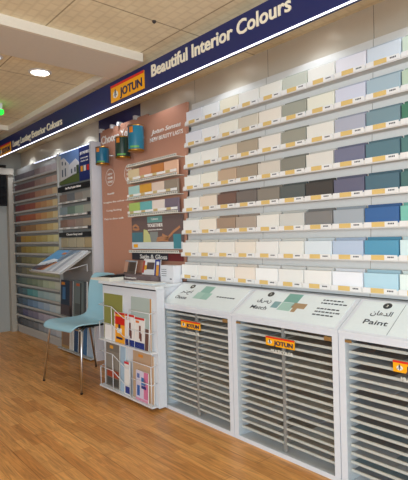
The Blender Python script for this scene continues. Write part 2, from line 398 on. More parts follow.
for ci in range(3):
    x0 = XC+W*ci; x1 = x0+W
    cb = empty('sample_cabinet', ((x0+x1)/2, 2.6, 0), desc[ci], 'cabinet', 'sample tray cabinets below the wall cards')
    b = MB(FRAME)
    g = .003; sw = .044
    for xa, xb in ((x0+g, x0+sw), (x1-sw, x1-g)):
        b.prism([(xa, YF, 0), (xa, YF, ZF-.004), (xa, YB, ZB-.004), (xa, YB+.05, ZB-.004), (xa, YB+.05, 0)], (xb-xa, 0, 0))
    b.box(x0+sw, x1-sw, YF, YF+.03, 0, .03); b.box(x0+sw, x1-sw, YF, YF+.03, .878, ZF-.006)
    b.m(CABIN).box(x0+sw, x1-sw, YB+.03, YB+.05, .0, ZB-.02)
    b.m(FRAME).box(x0+sw, x1-sw, YF+.03, YB+.03, 0, .02)
    b.build('carcass', cb)
    # sloping top: frame plate + mint glass with print
    b = MB(FRAME)
    b.prism([(x0+.002, YF-.008, ZF-.014), (x0+.002, YF-.008, ZF), (x0+.002, YB, ZB), (x0+.002, YB+.075, ZB), (x0+.002, YB+.075, ZB-.014), (x0+.002, YB, ZB-.014)], (W-.004, 0, 0))
    tp = b.build('top', cb)
    b = MB(MINT)
    q = [on_top(x0+.03, .04), on_top(x1-.03, .04), on_top(x1-.03, .93), on_top(x0+.03, .93)]
    b.prism(q, SLN*.004)
    L = lambda x, t: on_top(x, t, .0055)
    ux = Vector((1, 0, 0)); uz = slope
    b.m(DARK).disc(L(x0+.20, .83), .027, ux, uz, SLN*.001)
    b.m(PALE).text(str(ci+1), L(x0+.193, .80)+SLN*.001, .012, ux, uz, height=.02, depth=.0006)
    b.m(INK)
    b.text([ '\u0627\u062e\u062a\u0631'[::-1], '\u0646\u0633\u0642'[::-1], '\ufee5\ufe8e\ufeeb\ufeaa\ufedf\u0627'][ci], L(x0+.13, .54), .13, ux, uz, bold=.01, height=.04, depth=.0006)
    b.text(['Choose', 'Match', 'Paint'][ci], L(x0+.12, .27), .15, ux, uz, bold=.01, height=.04, depth=.0006)
    def patch(xa, xb, ta, tb, hexc):
        b.m(swatch(hexc)).prism([L(xa, ta), L(xb, ta), L(xb, tb), L(xa, tb)], SLN*.001)
    if ci == 0:
        patch(x0+.34, x0+.43, .35, .62, 'a8c9bd'); patch(x0+.36, x0+.48, .62, .9, '8fb8ac'); patch(x0+.43, x0+.52, .35, .62, '9cc2b6')
        b.m(INK)
        for k in range(7): b.prism([L(x0+.60+k*.03, .50), L(x0+.622+k*.03, .50), L(x0+.622+k*.03, .54), L(x0+.60+k*.03, .54)], SLN*.0008)
    elif ci == 1:
        patch(x0+.36, x0+.48, .62, .92, '79a89c'); patch(x0+.29, x0+.35, .38, .60, '7fa3a6'); patch(x0+.36, x0+.47, .33, .60, 'a3c6ba')
        patch(x0+.46, x0+.57, .45, .62, 'a98c66'); patch(x0+.48, x0+.515, .32, .45, 'a98c66'); 
        b.m(INK)
        rr = random.Random(3)
        for t, n in ((.80, 6), (.70, 7), (.52, 8), (.42, 8), (.32, 5)):
            xx = x0+.66
            for k in range(n):
                wd = rr.uniform(.012, .03)
                if xx+wd > x1-.05: break
                b.prism([L(xx, t), L(xx+wd, t), L(xx+wd, t+.035), L(xx, t+.035)], SLN*.0008); xx += wd+.007
    else:
        b.m(INK).prism([L(x0+.30, .04), L(x0+.302, .04), L(x0+.302, .92), L(x0+.30, .92)], SLN*.0006)
        patch(x0+.42, x0+.56, .3, .75, 'a9cfc8')
    pb = b.build('printed_glass', tp); pb['label'] = 'pale mint glass panel with printed text'
    # trays
    rr = random.Random(ci)
    for k in range(17):
        z = .843-.0503*k
        if z < .04: break
        b = MB(SLAT); gap = .014 if ci < 2 else 0; mid = x0+W/2
        for xa, xb in (((x0+sw+.004, mid-gap), (mid+gap, x1-sw-.004)) if gap else ((x0+sw+.004, x1-sw-.004),)):
            b.m(SLAT).box(xa, xb, YF+.034, YF+.042, z-.007, z+.009)
            b.m(SLAT).box(xa, xb, YF+.042, YB+.02, z-.007, z-.003)
        b.build('tray', cb)
        # the loose sheets lying in this tray
        n = len(sheets[ci]); s_ = empty('sample_sheets', (mid, 2.55, z), f'painted sample sheets lying in tray {ORD[k] if k<15 else ["sixteenth","seventeenth"][k-15]} from the top of the {["left","middle","right"][ci]} cabinet', 'sample sheets', 'sample sheets lying in the cabinet trays')
        xs = x0+sw+.01; 
        while xs < x1-sw-.08:
            wd = min(rr.choice((.2, .26, .32)), x1-sw-.008-xs)
            if gap and xs < mid < xs+wd: wd = mid-gap-.002-xs
            if wd > .03:
                MB(swatch(rr.choice(sheets[ci]))).box(xs, xs+wd-.004, YF+.0445, YB+.01, z-.0027, z+rr.choice((.001, .004, .007))).build('sheet', s_)
            xs += wd
            if gap and abs(xs-(mid-gap-.002)) < .001: xs = mid+gap
    if ci < 2:
        MB(CABIN).box(x0+W/2-.012, x0+W/2+.012, YF+.035, YF+.05, .03, .87).build('tray_post', cb)
    # glass door with logo, wording and catch
    dr = MB(GLASS).box(x0+sw+.001, x1-sw-.001, YF+.004, YF+.010, .032, .876).build('glass_door', cb)
    lx = x0+[.298, .335, .34][ci]
    b = MB(YEL); jotun(b, lx, lx+.245, .745, .806, YF+.003, red=.17); 
    b.m(PALE).text('MULTICOLOR', (lx+.04, YF+.002, .70), .19, bold=.02, height=.022, depth=.001)
    b.build('logo_sticker', dr)
    b = MB(mat('brass_catch', 'a07c4c', .4, metal=.3))
    b.box(x1-sw-.055, x1-sw-.003, YF-.004, YF+.0035, .846, .872, .002)
    if ci: b.box(x0+sw+.003, x0+sw+.045, YF-.004, YF+.0035, .856, .872, .002)
    b.build('door_catch', dr)

# ================================================================== terracotta feature boards, tins
fb = empty('feature_board', (-4.65, 2.86, 0), 'terracotta wall board headed Choose Your in white letters behind the paint tins', 'board')
PRINT = mat('white_print', 'ece6df', .6)
b = MB(PINK).box(-5.19, -4.16, 2.85, 2.872, .0, 2.82).build('panel', fb)
yy = 2.848
for t, x, z, wd, h, bo in (('Choose Your World', -5.17, 2.655, 1.12, .098, .02), ('Beautiful', -5.05, 2.03, .15, .022, 0), ('Imagine the colour of your home', -5.15, 1.93, .86, .022, 0),
        ('Long lasting', -5.08, 1.83, .34, .022, 0), ('Low odour', -4.6, 1.85, .3, .022, 0), ('Easy to clean walls', -5.14, 1.73, .44, .022, 0), ('Smooth matt', -4.6, 1.75, .3, .022, 0)):
    MB(PRINT).text(t, (x, yy, z), wd, bold=bo, height=h).build('printed_text', fb)
for cx in (-4.98, -4.55):
    n = 28; b = MB(PRINT)
    for k in range(n):
        a, a2 = 2*math.pi*k/n, 2*math.pi*(k+1)/n
        P = lambda q, rr: (cx+rr*math.cos(q), yy, 2.235+rr*math.sin(q)*.98)
        b.prism([P(a, .105), P(a2, .105), P(a2, .098), P(a, .098)], (0, -.001, 0))
    ring = b.build('printed_ring', fb)
    for k, t in enumerate(('NEW', 'COLOUR', 'RANGE')): MB(PRINT).text(t, (cx, yy, 2.26-k*.045), .11, height=.026, bold=.01, center=True).build('ring_text', ring)
for x in (-5.17, -4.90, -4.74, -4.39):
    MB(WHITE).box(x-.012, x+.028, 2.82, 2.884, 2.80, 2.845, .004).build('clip', fb)

# board two with cards
PERF = mat('perforated_strip', 'd6d2c8', .6)
b2 = empty('card_stand', (-3.93, 2.8, 1.3), 'terracotta topped card stand lettered New Beauty Lasts left of the white cards', 'display')
b = MB(PINK); fr_ = [(-4.36, 2.755, 1.08), (-3.486, 2.755, 1.08), (-3.450, 2.812, 2.775), (-4.36, 2.812, 2.775)]
b.prism(fr_, (0, .03, 0)); b.build('panel', b2)
b = MB(PRINT).text('Jotun Senses', (-4.03, 2.799, 2.565), .50, bold=.014, height=.045, slant=.3)
b.text('NEW BEAUTY LASTS', (-4.05, 2.797, 2.49), .55, bold=.012, height=.042); b.build('printed_text', b2)
XB = [-4.36, -4.142, -3.923, -3.704, -3.486]
def perf(z):
    b = MB(PERF).box(-4.36, -3.486, 2.70, 2.757+(z-1.08)*.0336, z-.006, z)
    b.box(-4.36, -3.486, 2.697, 2.701, z-.006, z+.022)
    b.m(DARK)
    for k in range(27): b.box(-4.345+k*.032, -4.331+k*.032, 2.696, 2.6975, z+.006, z+.015)
    return b
c3 = ["dcc79f d0957a c27d45 e6ba9d", "aacfcb d39b3c dfc8b8 968879", "abc56b 6fb3b5 e6d9d0 786c7a"]
CM2 = box_mesh('colour_card', .21, .02, .135, .0025)
for r in range(3):
    z = 2.125-.178*r
    sh = perf(z-.035); 
    sh.m(TAGW).box(-4.36, -3.486, 2.694, 2.6975, z-.006, z+.018); s2 = sh.build('shelf', b2)
    for c in range(4):
        t = MB(mat('tag_gold', 'c9b380', .6)).box(XB[c]+.05, XB[c]+.12, 2.692, 2.6945, z-.006, z+.018)
        t.build('shelf_label', s2)
        h = c3[r].split()[c]
        o = place(CM2, 'colour_card', (XB[c]+.004, 2.71, z-.03), swatch(h))
        tag(o, f'{cname(h)} card on the terracotta stand, {["top","middle","bottom"][r]} row, {ORD[c]} from left', 'colour card', 'colour cards on the terracotta stand')
perf(2.265).build('top_rail', b2)
perf(1.352).build('poster_rail', b2)
# poster
po = empty('poster', (-3.93, 2.745, 1.385), 'dark poster with painting hands and the word TOGETHER on the terracotta stand', 'poster')
MB(mat('poster_mauve', '6d5c5a', .5)).box(-4.362, -3.474, 2.744, 2.7535, 1.385, 1.719).build('sheet', po)
b = MB(mat('poster_strip', 'd8dfe3', .5)).box(-4.362, -3.474, 2.7425, 2.7438, 1.385, 1.455)
b.m(swatch('6ea09c')).box(-4.06, -3.80, 2.7425, 2.7438, 1.655, 1.719)
b.m(swatch('4f7a86')).box(-4.362, -4.15, 2.7425, 2.7438, 1.455, 1.56)
b.m(swatch('8b8f8c')).box(-4.02, -3.88, 2.7425, 2.7438, 1.455, 1.56)
b.m(swatch('4a8a96')).box(-3.62, -3.50, 2.7415, 2.743, 1.39, 1.53)
b.m(swatch('c9c98a')).prism([(-4.14, 2.7425, 1.455), (-4.0, 2.7425, 1.455), (-4.02, 2.7425, 1.53), (-4.07, 2.7425, 1.58), (-4.13, 2.7425, 1.59)], (0, -.0013, 0))
b.m(YEL).box(-4.33, -4.25, 2.741, 2.7425, 1.40, 1.435)
b.m(PRINT).text('TOGETHER', (-4.06, 2.742, 1.61), .27, bold=.012, height=.034); b.text('Colours', (-3.99, 2.742, 1.68), .12, height=.024)
b.text('paint your home with colour', (-4.05, 2.742, 1.575), .25, height=.015)
b.build('printed_picture', po)
SKIN = mat('skin', 'b9835f', .6)
yb = 2.741
for hand in (([(-4.34, 1.62), (-4.28, 1.64), (-4.22, 1.61)], [(-4.34, 1.60), (-4.27, 1.59), (-4.21, 1.595)]),
             ([(-3.89, 1.49), (-3.80, 1.50), (-3.72, 1.485), (-3.62, 1.55), (-3.51, 1.60)], [(-3.9, 1.47), (-3.8, 1.475), (-3.7, 1.47)], [(-3.80, 1.53), (-3.75, 1.51), (-3.70, 1.5)])):
    b = MB(SKIN)
    for pts in hand:
        for a, c_ in zip(pts, pts[1:]):
            a = Vector((a[0], yb, a[1])); c_ = Vector((c_[0], yb, c_[1])); d = (c_-a).normalized(); nrm = Vector((-d.z, 0, d.x))*.012
            b.prism([a-nrm, c_-nrm, c_+nrm, a+nrm], (0, -.001, 0))
    b.build('printed_hand', po)

def tin(x, y, z0, z1, r, body, label):
    e = empty('paint_tin', (x, y, z0), label, 'paint tin', 'paint tins hung in front of the terracotta boards')
    h = z1-z0
    MB(body).lathe([(r*.985, .012), (r, .03), (r, h*.5), (r, h-.02), (r*.985, h-.008)], (x, y, z0), 40).build('body', e)
    MB(GOLD).lathe([(r*.2, 0), (r*.9, 0), (r*1.03, .004), (r*1.03, .018), (r*.99, .022)], (x, y, z0), 40).build('bottom_rim', e)
    MB(GOLD).lathe([(r*.99, -.012), (r*1.02, -.008), (r*1.02, 0), (r*.9, 0), (r*.86, -.006)], (x, y, z1), 40).build('lid', e)
    # curved label patches on the side seen from the shop
    b = MB(mat('tin_orange', 'e2811c', .5))
    def curved(a0, a1, za, zb, m_):
        b.m(m_); n = 6
        for k in range(n):
            q0, q1 = a0+(a1-a0)*k/n, a0+(a1-a0)*(k+1)/n; R = r*1.012
            b.face([(x+R*math.cos(q0), y+R*math.sin(q0), za), (x+R*math.cos(q1), y+R*math.sin(q1), za), (x+R*math.cos(q1), y+R*math.sin(q1), zb), (x+R*math.cos(q0), y+R*math.sin(q0), zb)])
    d0 = math.radians(-75)
    curved(d0-.2, d0+.35, z0+h*.70, z0+h*.92, mat('tin_orange', 'e2811c', .5))
    curved(d0-.1, d0+1.1, z0+h*.12, z0+h*.2, mat('tin_green', '5f9a4a', .5))
    b.build('label', e)
    yw = 2.8495 if x < -4.37 else 2.7545
    MB(WHITE).tube([(x, y+r-.002, z0+h*.6), (x, (y+r+yw)/2, z0+h*.6), (x, yw, z0+h*.6)], .008).build('hanger', e)
TEAL = mat('tin_teal', '12708c', .3, coat=.4); TEAL2 = mat('tin_blue', '176482', .3, coat=.4); GREEN = mat('tin_dark_green', '1f3a30', .3, coat=.4)
tin(-4.885, 2.70, 2.355, 2.56, .078, TEAL2, 'left teal paint tin with brass bottom rim, lowest of the three tins')
tin(-4.43, 2.70, 2.365, 2.60, .082, GREEN, 'dark green paint tin hanging between the two teal tins')
tin(-4.095, 2.655, 2.385, 2.652, .082, TEAL, 'right teal paint tin, highest of the three tins, over the terracotta boards')

# ================================================================== brochure rack counter
RX0, RX1, RY = -4.285, -3.424, 2.33
rk = empty('brochure_counter', (-3.85, 2.5, 0), 'narrow white counter with two tiers of wire brochure pockets on its front', 'counter')
MB(FRAME).box(RX0, RX1, RY, 2.74, .02, 1.05).build('body', rk)
MB(FRAME).box(RX1, -3.338, RY, 2.412, .02, 1.05).build('side_post', rk)
MB(BLACK).box(RX0+.05, -3.38, RY+.03, 2.40, 0, .02).build('plinth', rk)
MB(mat('counter_top', 'e0e3e6', .45)).prism([(RX0-.05, RY-.02, 1.052), (-3.33, RY-.02, 1.052), (-3.33, 2.405, 1.052), (RX1, 2.405, 1.052), (RX1, 2.74, 1.052), (RX0-.05, 2.74, 1.052)], (0, 0, .024)).build('counter_top', rk)
MB(DARK).box(RX0+.01, -3.35, RY-.004, RY+.002, 1.036, 1.046).build('dark_strip', rk)  # dark strip along the front below the counter top
wire = .0038
y1 = RY-.058; y0 = RY-.002
for zb, zt, hi, lo in ((.51, .96, .845, .672), (.045, .47, .385, .225)):
    b = MB(WHITE)
    b.box(RX0+.01, -3.35, y1-.01, RY-.001, zb-.014, zb)
    b.build('pocket_tray', rk)
    b = MB(WHITE); xl, xr = RX0+.015, -3.36
    for z in (hi, lo):
        b.tube([(xl, y0, z+.012), (xl, y1, z), (-4.02, y1, z), (-3.80, y1, z-.085), (-3.73, y1, z-.085), (-3.71, y1, z), (xr, y1, z), (xr, y0, z+.012)], wire)
    for x, z in ((-4.02, hi), (-3.715, hi)): b.tube([(x, y1, zb), (x, y1, z)], wire)
    b.tube([(xr-.01, y1, zb), (xr-.01, y1, hi)], wire); b.tube([(xl+.01, y1, zb), (xl+.01, y1, lo)], wire)
    b.build('wire_pocket', rk)

def flat(name, x0, x1, z0, z1, y, m_, label, cat='brochure', group=None, lean=.02, th=.008, extra=None):
    e = empty(name, ((x0+x1)/2, y, z0), label, cat, group)
    def P(x, z, d=0): t = (z-z0)/(z1-z0); return Vector((x, y+lean*t-d, z))
    def quad(b, xa, xb, za, zb, d, t=.001): b.prism([P(xa, za, d), P(xb, za, d), P(xb, zb, d), P(xa, zb, d)], (0, -t, 0))
    b = MB(mat('paper_edge', 'e6e3dc', .7)); b.prism([P(x0, z0), P(x1, z0), P(x1, z1), P(x0, z1)], (0, -th, 0)); b.build('pages', e)
    b = MB(m_); quad(b, x0, x1, z0, z1, th+.0002)
    w_, h_ = x1-x0, z1-z0
    if extra:
        for it in extra:
            b.m(it[4] if not isinstance(it[4], str) else swatch(it[4])); quad(b, x0+w_*it[0], x0+w_*it[1], z0+h_*it[2], z0+h_*it[3], th+.0016)
    b.build('cover', e); return e
GB = 'brochures standing in the wire pockets'
yb = RY-.016
flat('brochure', -4.235, -3.88, .512, .96, yb, swatch('8d8c48'), 'olive green brochure in the upper left wire pocket', group=GB, lean=.012)
flat('brochure', -3.73, -3.40, .512, .965, yb, swatch('aebab4'), 'plain grey green brochure in the upper right wire pocket', group=GB, lean=.012, extra=[(.93, 1, 0, 1, 'c9935c')])
flat('brochure', -4.19, -4.015, .512, .655, RY-.036, swatch('efecea'), 'small white leaflet low in the upper left wire pocket', group=GB, lean=.008)
flat('brochure', -4.0, -3.81, .512, .80, RY-.036, swatch('f0a220'), 'orange and red brochure in the middle of the upper wire tier', group=GB, lean=.008, extra=[(0, 1, .60, .86, 'd41f14'), (.28, .72, .32, .48, 'f0eee8'), (.40, .60, .42, .62, '1b1f4f'), (.2, .8, .12, .19, '1b1f4f'), (0, 1, .93, 1, 'cf2a25'), (0, .09, 0, 1, 'f0e8e0')])
for k, x in enumerate((-3.80, -3.64)):
    flat('brochure', x, x+.155, .512, .80-.012*k, RY-.036+.003*k, swatch('e9e4e0'), f'white brochure with red top and blue foot, {["left","right"][k]} one in the upper tier', group=GB, lean=.008,
         extra=[(0, 1, .93, 1, 'cf2a25'), (.45, .62, .32, .74, '7c4a3c'), (.55, .72, .25, .5, '6b4040'), (0, 1, .0, .2, '23357e'), (.1, .6, .03, .12, 'e6a23a'), (.1, .45, .82, .89, 'e07828')])
flat('brochure', -3.475, -3.42, .512, .70, RY-.036, swatch('6a4a42'), 'narrow brown leaflet at the right end of the upper tier', group=GB, lean=.01)
flat('brochure', -4.22, -3.965, .047, .48, yb, swatch('7d746a'), 'grey brown brochure with an orange spot in the lower left pocket', group=GB, lean=.012, extra=[(.3, .55, .86, .93, 'e8a43a'), (.1, .95, .22, .38, 'a5442c'), (.1, .95, .03, .2, '4a4a48'), (.05, .95, .42, .8, '8f867c')])
flat('brochure', -3.94, -3.85, .047, .47, yb, swatch('a9c2d6'), 'narrow pale blue brochure in the lower wire tier', group=GB, lean=.012)
flat('brochure', -3.84, -3.745, .047, .35, RY-.036, swatch('ebe6e2'), 'white leaflet with red top corner in the lower wire tier', group=GB, lean=.008, extra=[(0, 1, .93, 1, 'cf2a35'), (.2, 1, .04, .25, '2a3a86')])
flat('brochure', -3.72, -3.42, .047, .475, yb, swatch('c0a083'), 'large tan brochure with a small orange spot in the lower right pocket', group=GB, lean=.012, extra=[(.3, .55, .88, .94, 'e09030')])
flat('brochure', -3.64, -3.445, .047, .31, RY-.036, swatch('d4ccde'), 'pink and blue patterned brochure in front of the tan one', group=GB, lean=.008, extra=[(.66, 1, .1, 1, 'd4779a'), (.45, .8, .55, .8, '2a78b4'), (.45, .85, .43, .53, '23357e'), (.1, .32, .15, .5, '3560a8'), (.1, .3, .75, .9, '5a6fa8'), (0, 1, 0, .08, 'd890a8')])
flat('brochure', -3.412, -3.385, .047, .465, yb, swatch('d0aa88'), 'narrow tan brochure at the right end of the lower tier', group=GB, lean=.01)

# things on the counter
ct = 1.0755
e = empty('open_catalogue', (-4.3, 2.4, ct), 'open white catalogue with dark cover overhanging the left end of the counter', 'catalogue')
b = MB(mat('catalogue_pages', 'e2dccf', .7)); b.prism([(-4.56, 2.34, ct), (-4.14, 2.33, ct), (-4.14, 2.33, ct+.038), (-4.3, 2.33, ct+.036), (-4.56, 2.34, ct+.018)], (0, .16, 0)); b.build('pages', e)
b = MB(BLACK).prism([(-4.46, 2.35, ct+.0285), (-4.3, 2.35, ct+.0385), (-4.135, 2.35, ct+.0405), (-4.135, 2.35, ct+.062), (-4.2, 2.35, ct+.062)], (0, .15, 0)); b.build('cover', e)
e = empty('sample_book', (-3.9, 2.6, ct), 'brown mauve sample box with small white writing lying at the back of the counter', 'sample book')
MB(swatch('6f5f60')).box(-4.36, -3.70, 2.53, 2.72, ct, ct+.055, .004).build('box', e)
MB(PRINT).text('fenomastic', (-4.18, 2.528, ct+.018), .22, height=.02).build('lettering', e)
flat('photo_card', -4.34, -4.12, ct+.056, ct+.19, 2.62, swatch('5f5048'), 'dark photo card with an arm, standing behind the brown sample box', 'photo card', lean=.03, extra=[(.0, .3, .1, .95, 'c09078'), (.45, .9, .2, .9, '4a3c34'), (0, 1, .9, 1, '9aa0a8')])
flat('photo_card', -4.03, -3.80, ct+.056, ct+.21, 2.65, swatch('e2e0e0'), 'white card with an eye picture standing at the back of the counter', 'photo card', lean=.03, extra=[(.3, .85, .35, .8, '5a4a48'), (0, .12, .1, .9, 'b03a30'), (.1, .3, .3, .6, 'e0a030')])
flat('magazine', -3.79, -3.70, ct+.03, ct+.21, 2.63, swatch('2a3a8c'), 'narrow blue magazine with an orange panel on the counter', 'magazine', lean=.02, extra=[(.3, .8, .15, .7, 'e0a040'), (.3, .8, .72, .9, 'e8e8ea')])
e = empty('leaflet_box', (-3.58, 2.66, ct), 'white leaflet box at the back right corner of the counter', 'box')
MB(swatch('e4e4e8')).box(-3.68, -3.47, 2.62, 2.72, ct, ct+.16, .004).build('box', e)
b = MB(INK)
for k in range(4): b.box(-3.66, -3.58, 2.6185, 2.6195, ct+.12-k*.02, ct+.124-k*.02)
b.box(-3.53, -3.50, 2.6185, 2.6195, ct+.03, ct+.04); b.build('printed_text', e)
e = empty('gloss_banner', (-3.93, 2.72, 1.28), 'dark strip lettered Satin and Gloss below the hands poster', 'sign')
MB(mat('banner_dark', '33333c', .5)).box(-4.36, -3.70, 2.735, 2.745, 1.27, 1.345).build('strip', e)
MB(swatch('6e2a2c')).box(-3.70, -3.474, 2.733, 2.745, 1.27, 1.345).build('end_block', e)
MB(PRINT).text('Satin & Gloss', (-4.2, 2.734, 1.285), .48, bold=.014, height=.045).build('lettering', e)
e = empty('folded_leaflet', (-3.7, 2.5, ct), 'pale blue grey folder lying flat on the counter beside the first cabinet', 'folder')
MB(swatch('cdd6dc')).prism([(-3.9, 2.36, ct), (-3.46, 2.38, ct), (-3.46, 2.525, ct), (-3.9, 2.50, ct)], (0, 0, .012)).build('cover', e)
MB(mat('paper_edge', 'e6e3dc', .7)).prism([(-3.86, 2.375, ct+.012), (-3.48, 2.39, ct+.012), (-3.48, 2.51, ct+.012), (-3.86, 2.49, ct+.012)], (0, 0, .004)).build('sheet', e)

# ================================================================== tall exterior colour stand
DX0, DX1 = -7.985, -6.26; YD = 2.75
st = empty('exterior_colour_stand', (-6.6, 2.8, 0), 'tall grey stand of exterior colour chips beside the left wall', 'display')
b = MB(BACKW).box(-7.985, -5.28, 2.80, 2.825, .0, 2.70); b.build('back_panel', st)
MB(mat('side_white', 'd3d2d6', .6)).box(-5.28, -5.235, 2.74, 2.92, 0, 2.70).build('side_panel', st)
MB(mat('kick_grey', 'bab7b2', .6)).box(-7.985, -5.28, 2.755, 2.80, 0, .105).build('kick_plate', st)
MB(mat('divider_grey', 'b5b2ab', .6)).box(-6.259, -6.243, 2.745, 2.80, 0, 2.70).build('divider', st)
RZ = [2.478-.1682*k for k in range(15)]
LG = ["3a3338 443b41 54474d 5a4c52 7c6765 8b7877 9d8a8b ab9da0",
"5c3539 603c3e 6a4243 724848 9d786b aa8575 c9a08e d6b29f", "5a2b2b 6c3631 804239 8c4d42 b57d60 bf8967 d3a581 e4c397",
"6e2023 7e2a27 963f2d a44b34 c87f4e cf915c daa96c eacd94", "701f1f a5431f b34e23 ab522d cc7f47 d49756 dcb36e ead097",
"3a2a22 80502a 9a6430 a06e38 c08f4d cba25b ddbd77 e7d095", "3c2a24 b07b1c b88a20 b08b38 bb9f4e c6ae5e d4c67e e0d597",
"4a3c24 90701e a08427 a6903c ac9f52 baaf65 c6bf7b d3ce94", "3c382a 706738 7b723e 8e864a 999358 a49e63 b5b17b c1bf8e",
"2e2c24 504728 6a602e 7a6e36 898044 958e50 a49e5f b4af73", "1c3631 2e493a 465c3e 5d6e4a 788762 a8b58c bac195 c5c5a8",
"16303d 1c4952 1d7e81 3e9290 83aaad 96b7b8 a6c0be b8c6c0", "142a3f 1c3d5b 3f6590 517ba6 7b9abe 98b0c6 aec0ca bcc8c8",
"251f29 2d2855 4e4865 605673 8f839c a297ac b4adbc c4bcc2", "1a1c22 25292f 3e4148 4e5056 74767e 898a92 9ea0a8 b6b4b8"]
CW = (DX1-DX0)/8
CM3 = box_mesh('colour_chip', CW-.004, .012, .122, .001)
for r in range(15):
    z = RZ[r]
    b = MB(RAIL).box(DX0, DX1, 2.735, 2.80, z-.018, z-.012); b.box(DX0, DX1, 2.73, 2.737, z-.018, z+.012)
    sh = b.build('shelf', st)
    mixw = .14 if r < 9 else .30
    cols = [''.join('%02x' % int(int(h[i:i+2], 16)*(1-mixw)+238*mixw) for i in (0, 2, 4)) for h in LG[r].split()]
    for c in range(8):
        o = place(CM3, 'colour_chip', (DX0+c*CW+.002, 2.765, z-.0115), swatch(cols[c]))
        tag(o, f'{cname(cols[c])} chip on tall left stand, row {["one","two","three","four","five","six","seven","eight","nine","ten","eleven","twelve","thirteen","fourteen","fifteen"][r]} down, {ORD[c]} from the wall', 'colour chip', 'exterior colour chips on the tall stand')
MB(mat('led_blue', 'dfe6ff', emis=1.6)).box(-7.2, -5.29, 2.790, 2.80, 2.692, 2.70).build('light_strip', st)
# villa poster
po = empty('poster', (-5.75, 2.78, 2.25), 'poster of a white villa under blue sky beside a navy text panel', 'poster')
X0, X1, Z0, Z1 = -6.235, -5.29, 2.255, 2.68
MB(mat('poster_sky', '6f8fc4', .5)).box(X0, X1, 2.77, 2.785, Z0, Z1).build('sheet', po)
b = MB(mat('poster_navy', '1d2c70', .5)).box(-5.62, X1, 2.7675, 2.7698, Z0, Z1)
Q = lambda pts, m_: b.m(m_).prism([(p[0], 2.7698, p[1]) for p in pts], (0, -.0012, 0))
Q([(X0, Z0), (-5.62, Z0), (-5.62, 2.37), (-5.8, 2.36), (X0, 2.30)], swatch('5a6a34'))
Q([(X0, 2.30), (-6.18, 2.305), (-6.18, 2.60), (-6.16, 2.65), (-6.235, 2.66)], swatch('c8c6c2'))
Q([(-6.18, 2.305), (-5.96, 2.33), (-5.92, 2.52), (-6.0, 2.57), (-6.08, 2.62), (-6.18, 2.60)], swatch('d8d6d4'))
Q([(-5.96, 2.33), (-5.64, 2.37), (-5.62, 2.5), (-5.72, 2.56), (-5.92, 2.50)], swatch('dcdce0'))
b.m(swatch('4a5668'))
for x, za, zb in ((-6.14, 2.36, 2.46), (-6.05, 2.36, 2.47), (-6.14, 2.52, 2.57), (-6.04, 2.51, 2.55), (-5.86, 2.38, 2.44), (-5.76, 2.39, 2.45)): b.box(x, x+.035, 2.7672, 2.7685, za, zb)
b.m(swatch('3c5030')).box(-5.70, -5.63, 2.7672, 2.7685, 2.36, 2.47)
b.m(PRINT).text('JOTASHIELD', (-5.59, 2.767, 2.585), .27, bold=.014, height=.035); b.text('protects your', (-5.57, 2.767, 2.53), .2, height=.022); b.text('exterior walls', (-5.57, 2.767, 2.49), .2, height=.022)
for k in range(3):
    b.m([YEL, PALE, RED][k]).box(-5.58+k*.085, -5.52+k*.085, 2.7665, 2.7675, 2.37, 2.44)
b.build('printed_picture', po)
# header strips
for i, (za, zb, t, lb) in enumerate(((2.155, 2.225, 'Our Most Popular Colours', 'black header strip with white writing directly below the villa poster'), (1.54, 1.60, 'Choose Grey Level', 'black header strip lettered Choose Grey Level above the wood samples'))):
    e = empty('header_strip', (-5.75, 2.76, za), lb, 'sign')
    MB(BLACK).box(-6.24, -5.285, 2.745, 2.79, za, zb).build('strip', e)
    MB(PRINT).text(t, (-6.0, 2.743, za+.02), .46, bold=.01, height=.03).build('lettering', e)
pc = ["8f7d74 7d8186 a59a90 aaa59c", "93a4ab 7d9486 a3b5a4 b3b3a6", "9a7a6c a98a80 a69286 b4a08c"]
CM4 = box_mesh('colour_card', .228, .012, .125, .001)
for r in range(3):
    z = 2.005-.172*r
    b = MB(DARK).box(-6.24, -5.285, 2.735, 2.80, z-.02, z-.014); b.m(RAIL).box(-6.24, -5.285, 2.731, 2.736, z-.02, z+.008)
    b.m(DARK).box(-5.297, -5.283, 2.70, 2.80, z-.03, z+.012); sh = b.build('shelf', st)
    for c in range(4):
        h = pc[r].split()[c]
        t = MB(TAGW).box(-6.20+c*.235, -6.09+c*.235, 2.729, 2.7305, z-.014, z+.003).build('shelf_label', sh)
        o = place(CM4, 'colour_card', (-6.235+c*.235, 2.765, z-.013), swatch(h))
        tag(o, f'{cname(h)} card below the villa poster, {["top","middle","bottom"][r]} row, {ORD[c]} from left', 'colour card', 'popular exterior colour cards under the villa poster')
CM5 = box_mesh('wood_sample', .2, .015, .13, .001)
for c, h in enumerate(('b7a888', 'bdb094', 'c2b496', 'b6a27c')):
    o = place(CM5, 'wood_sample', (-6.225+c*.235, 2.765, 1.40), swatch(h))
    tag(o, f'{cname(h)} wood sample under the Choose Grey Level strip, {ORD[c]} from left', 'wood sample', 'wood samples below the Choose Grey Level strip')
MB(RAIL).box(-6.24, -5.285, 2.735, 2.80, 1.378, 1.39).build('sample_shelf', st)

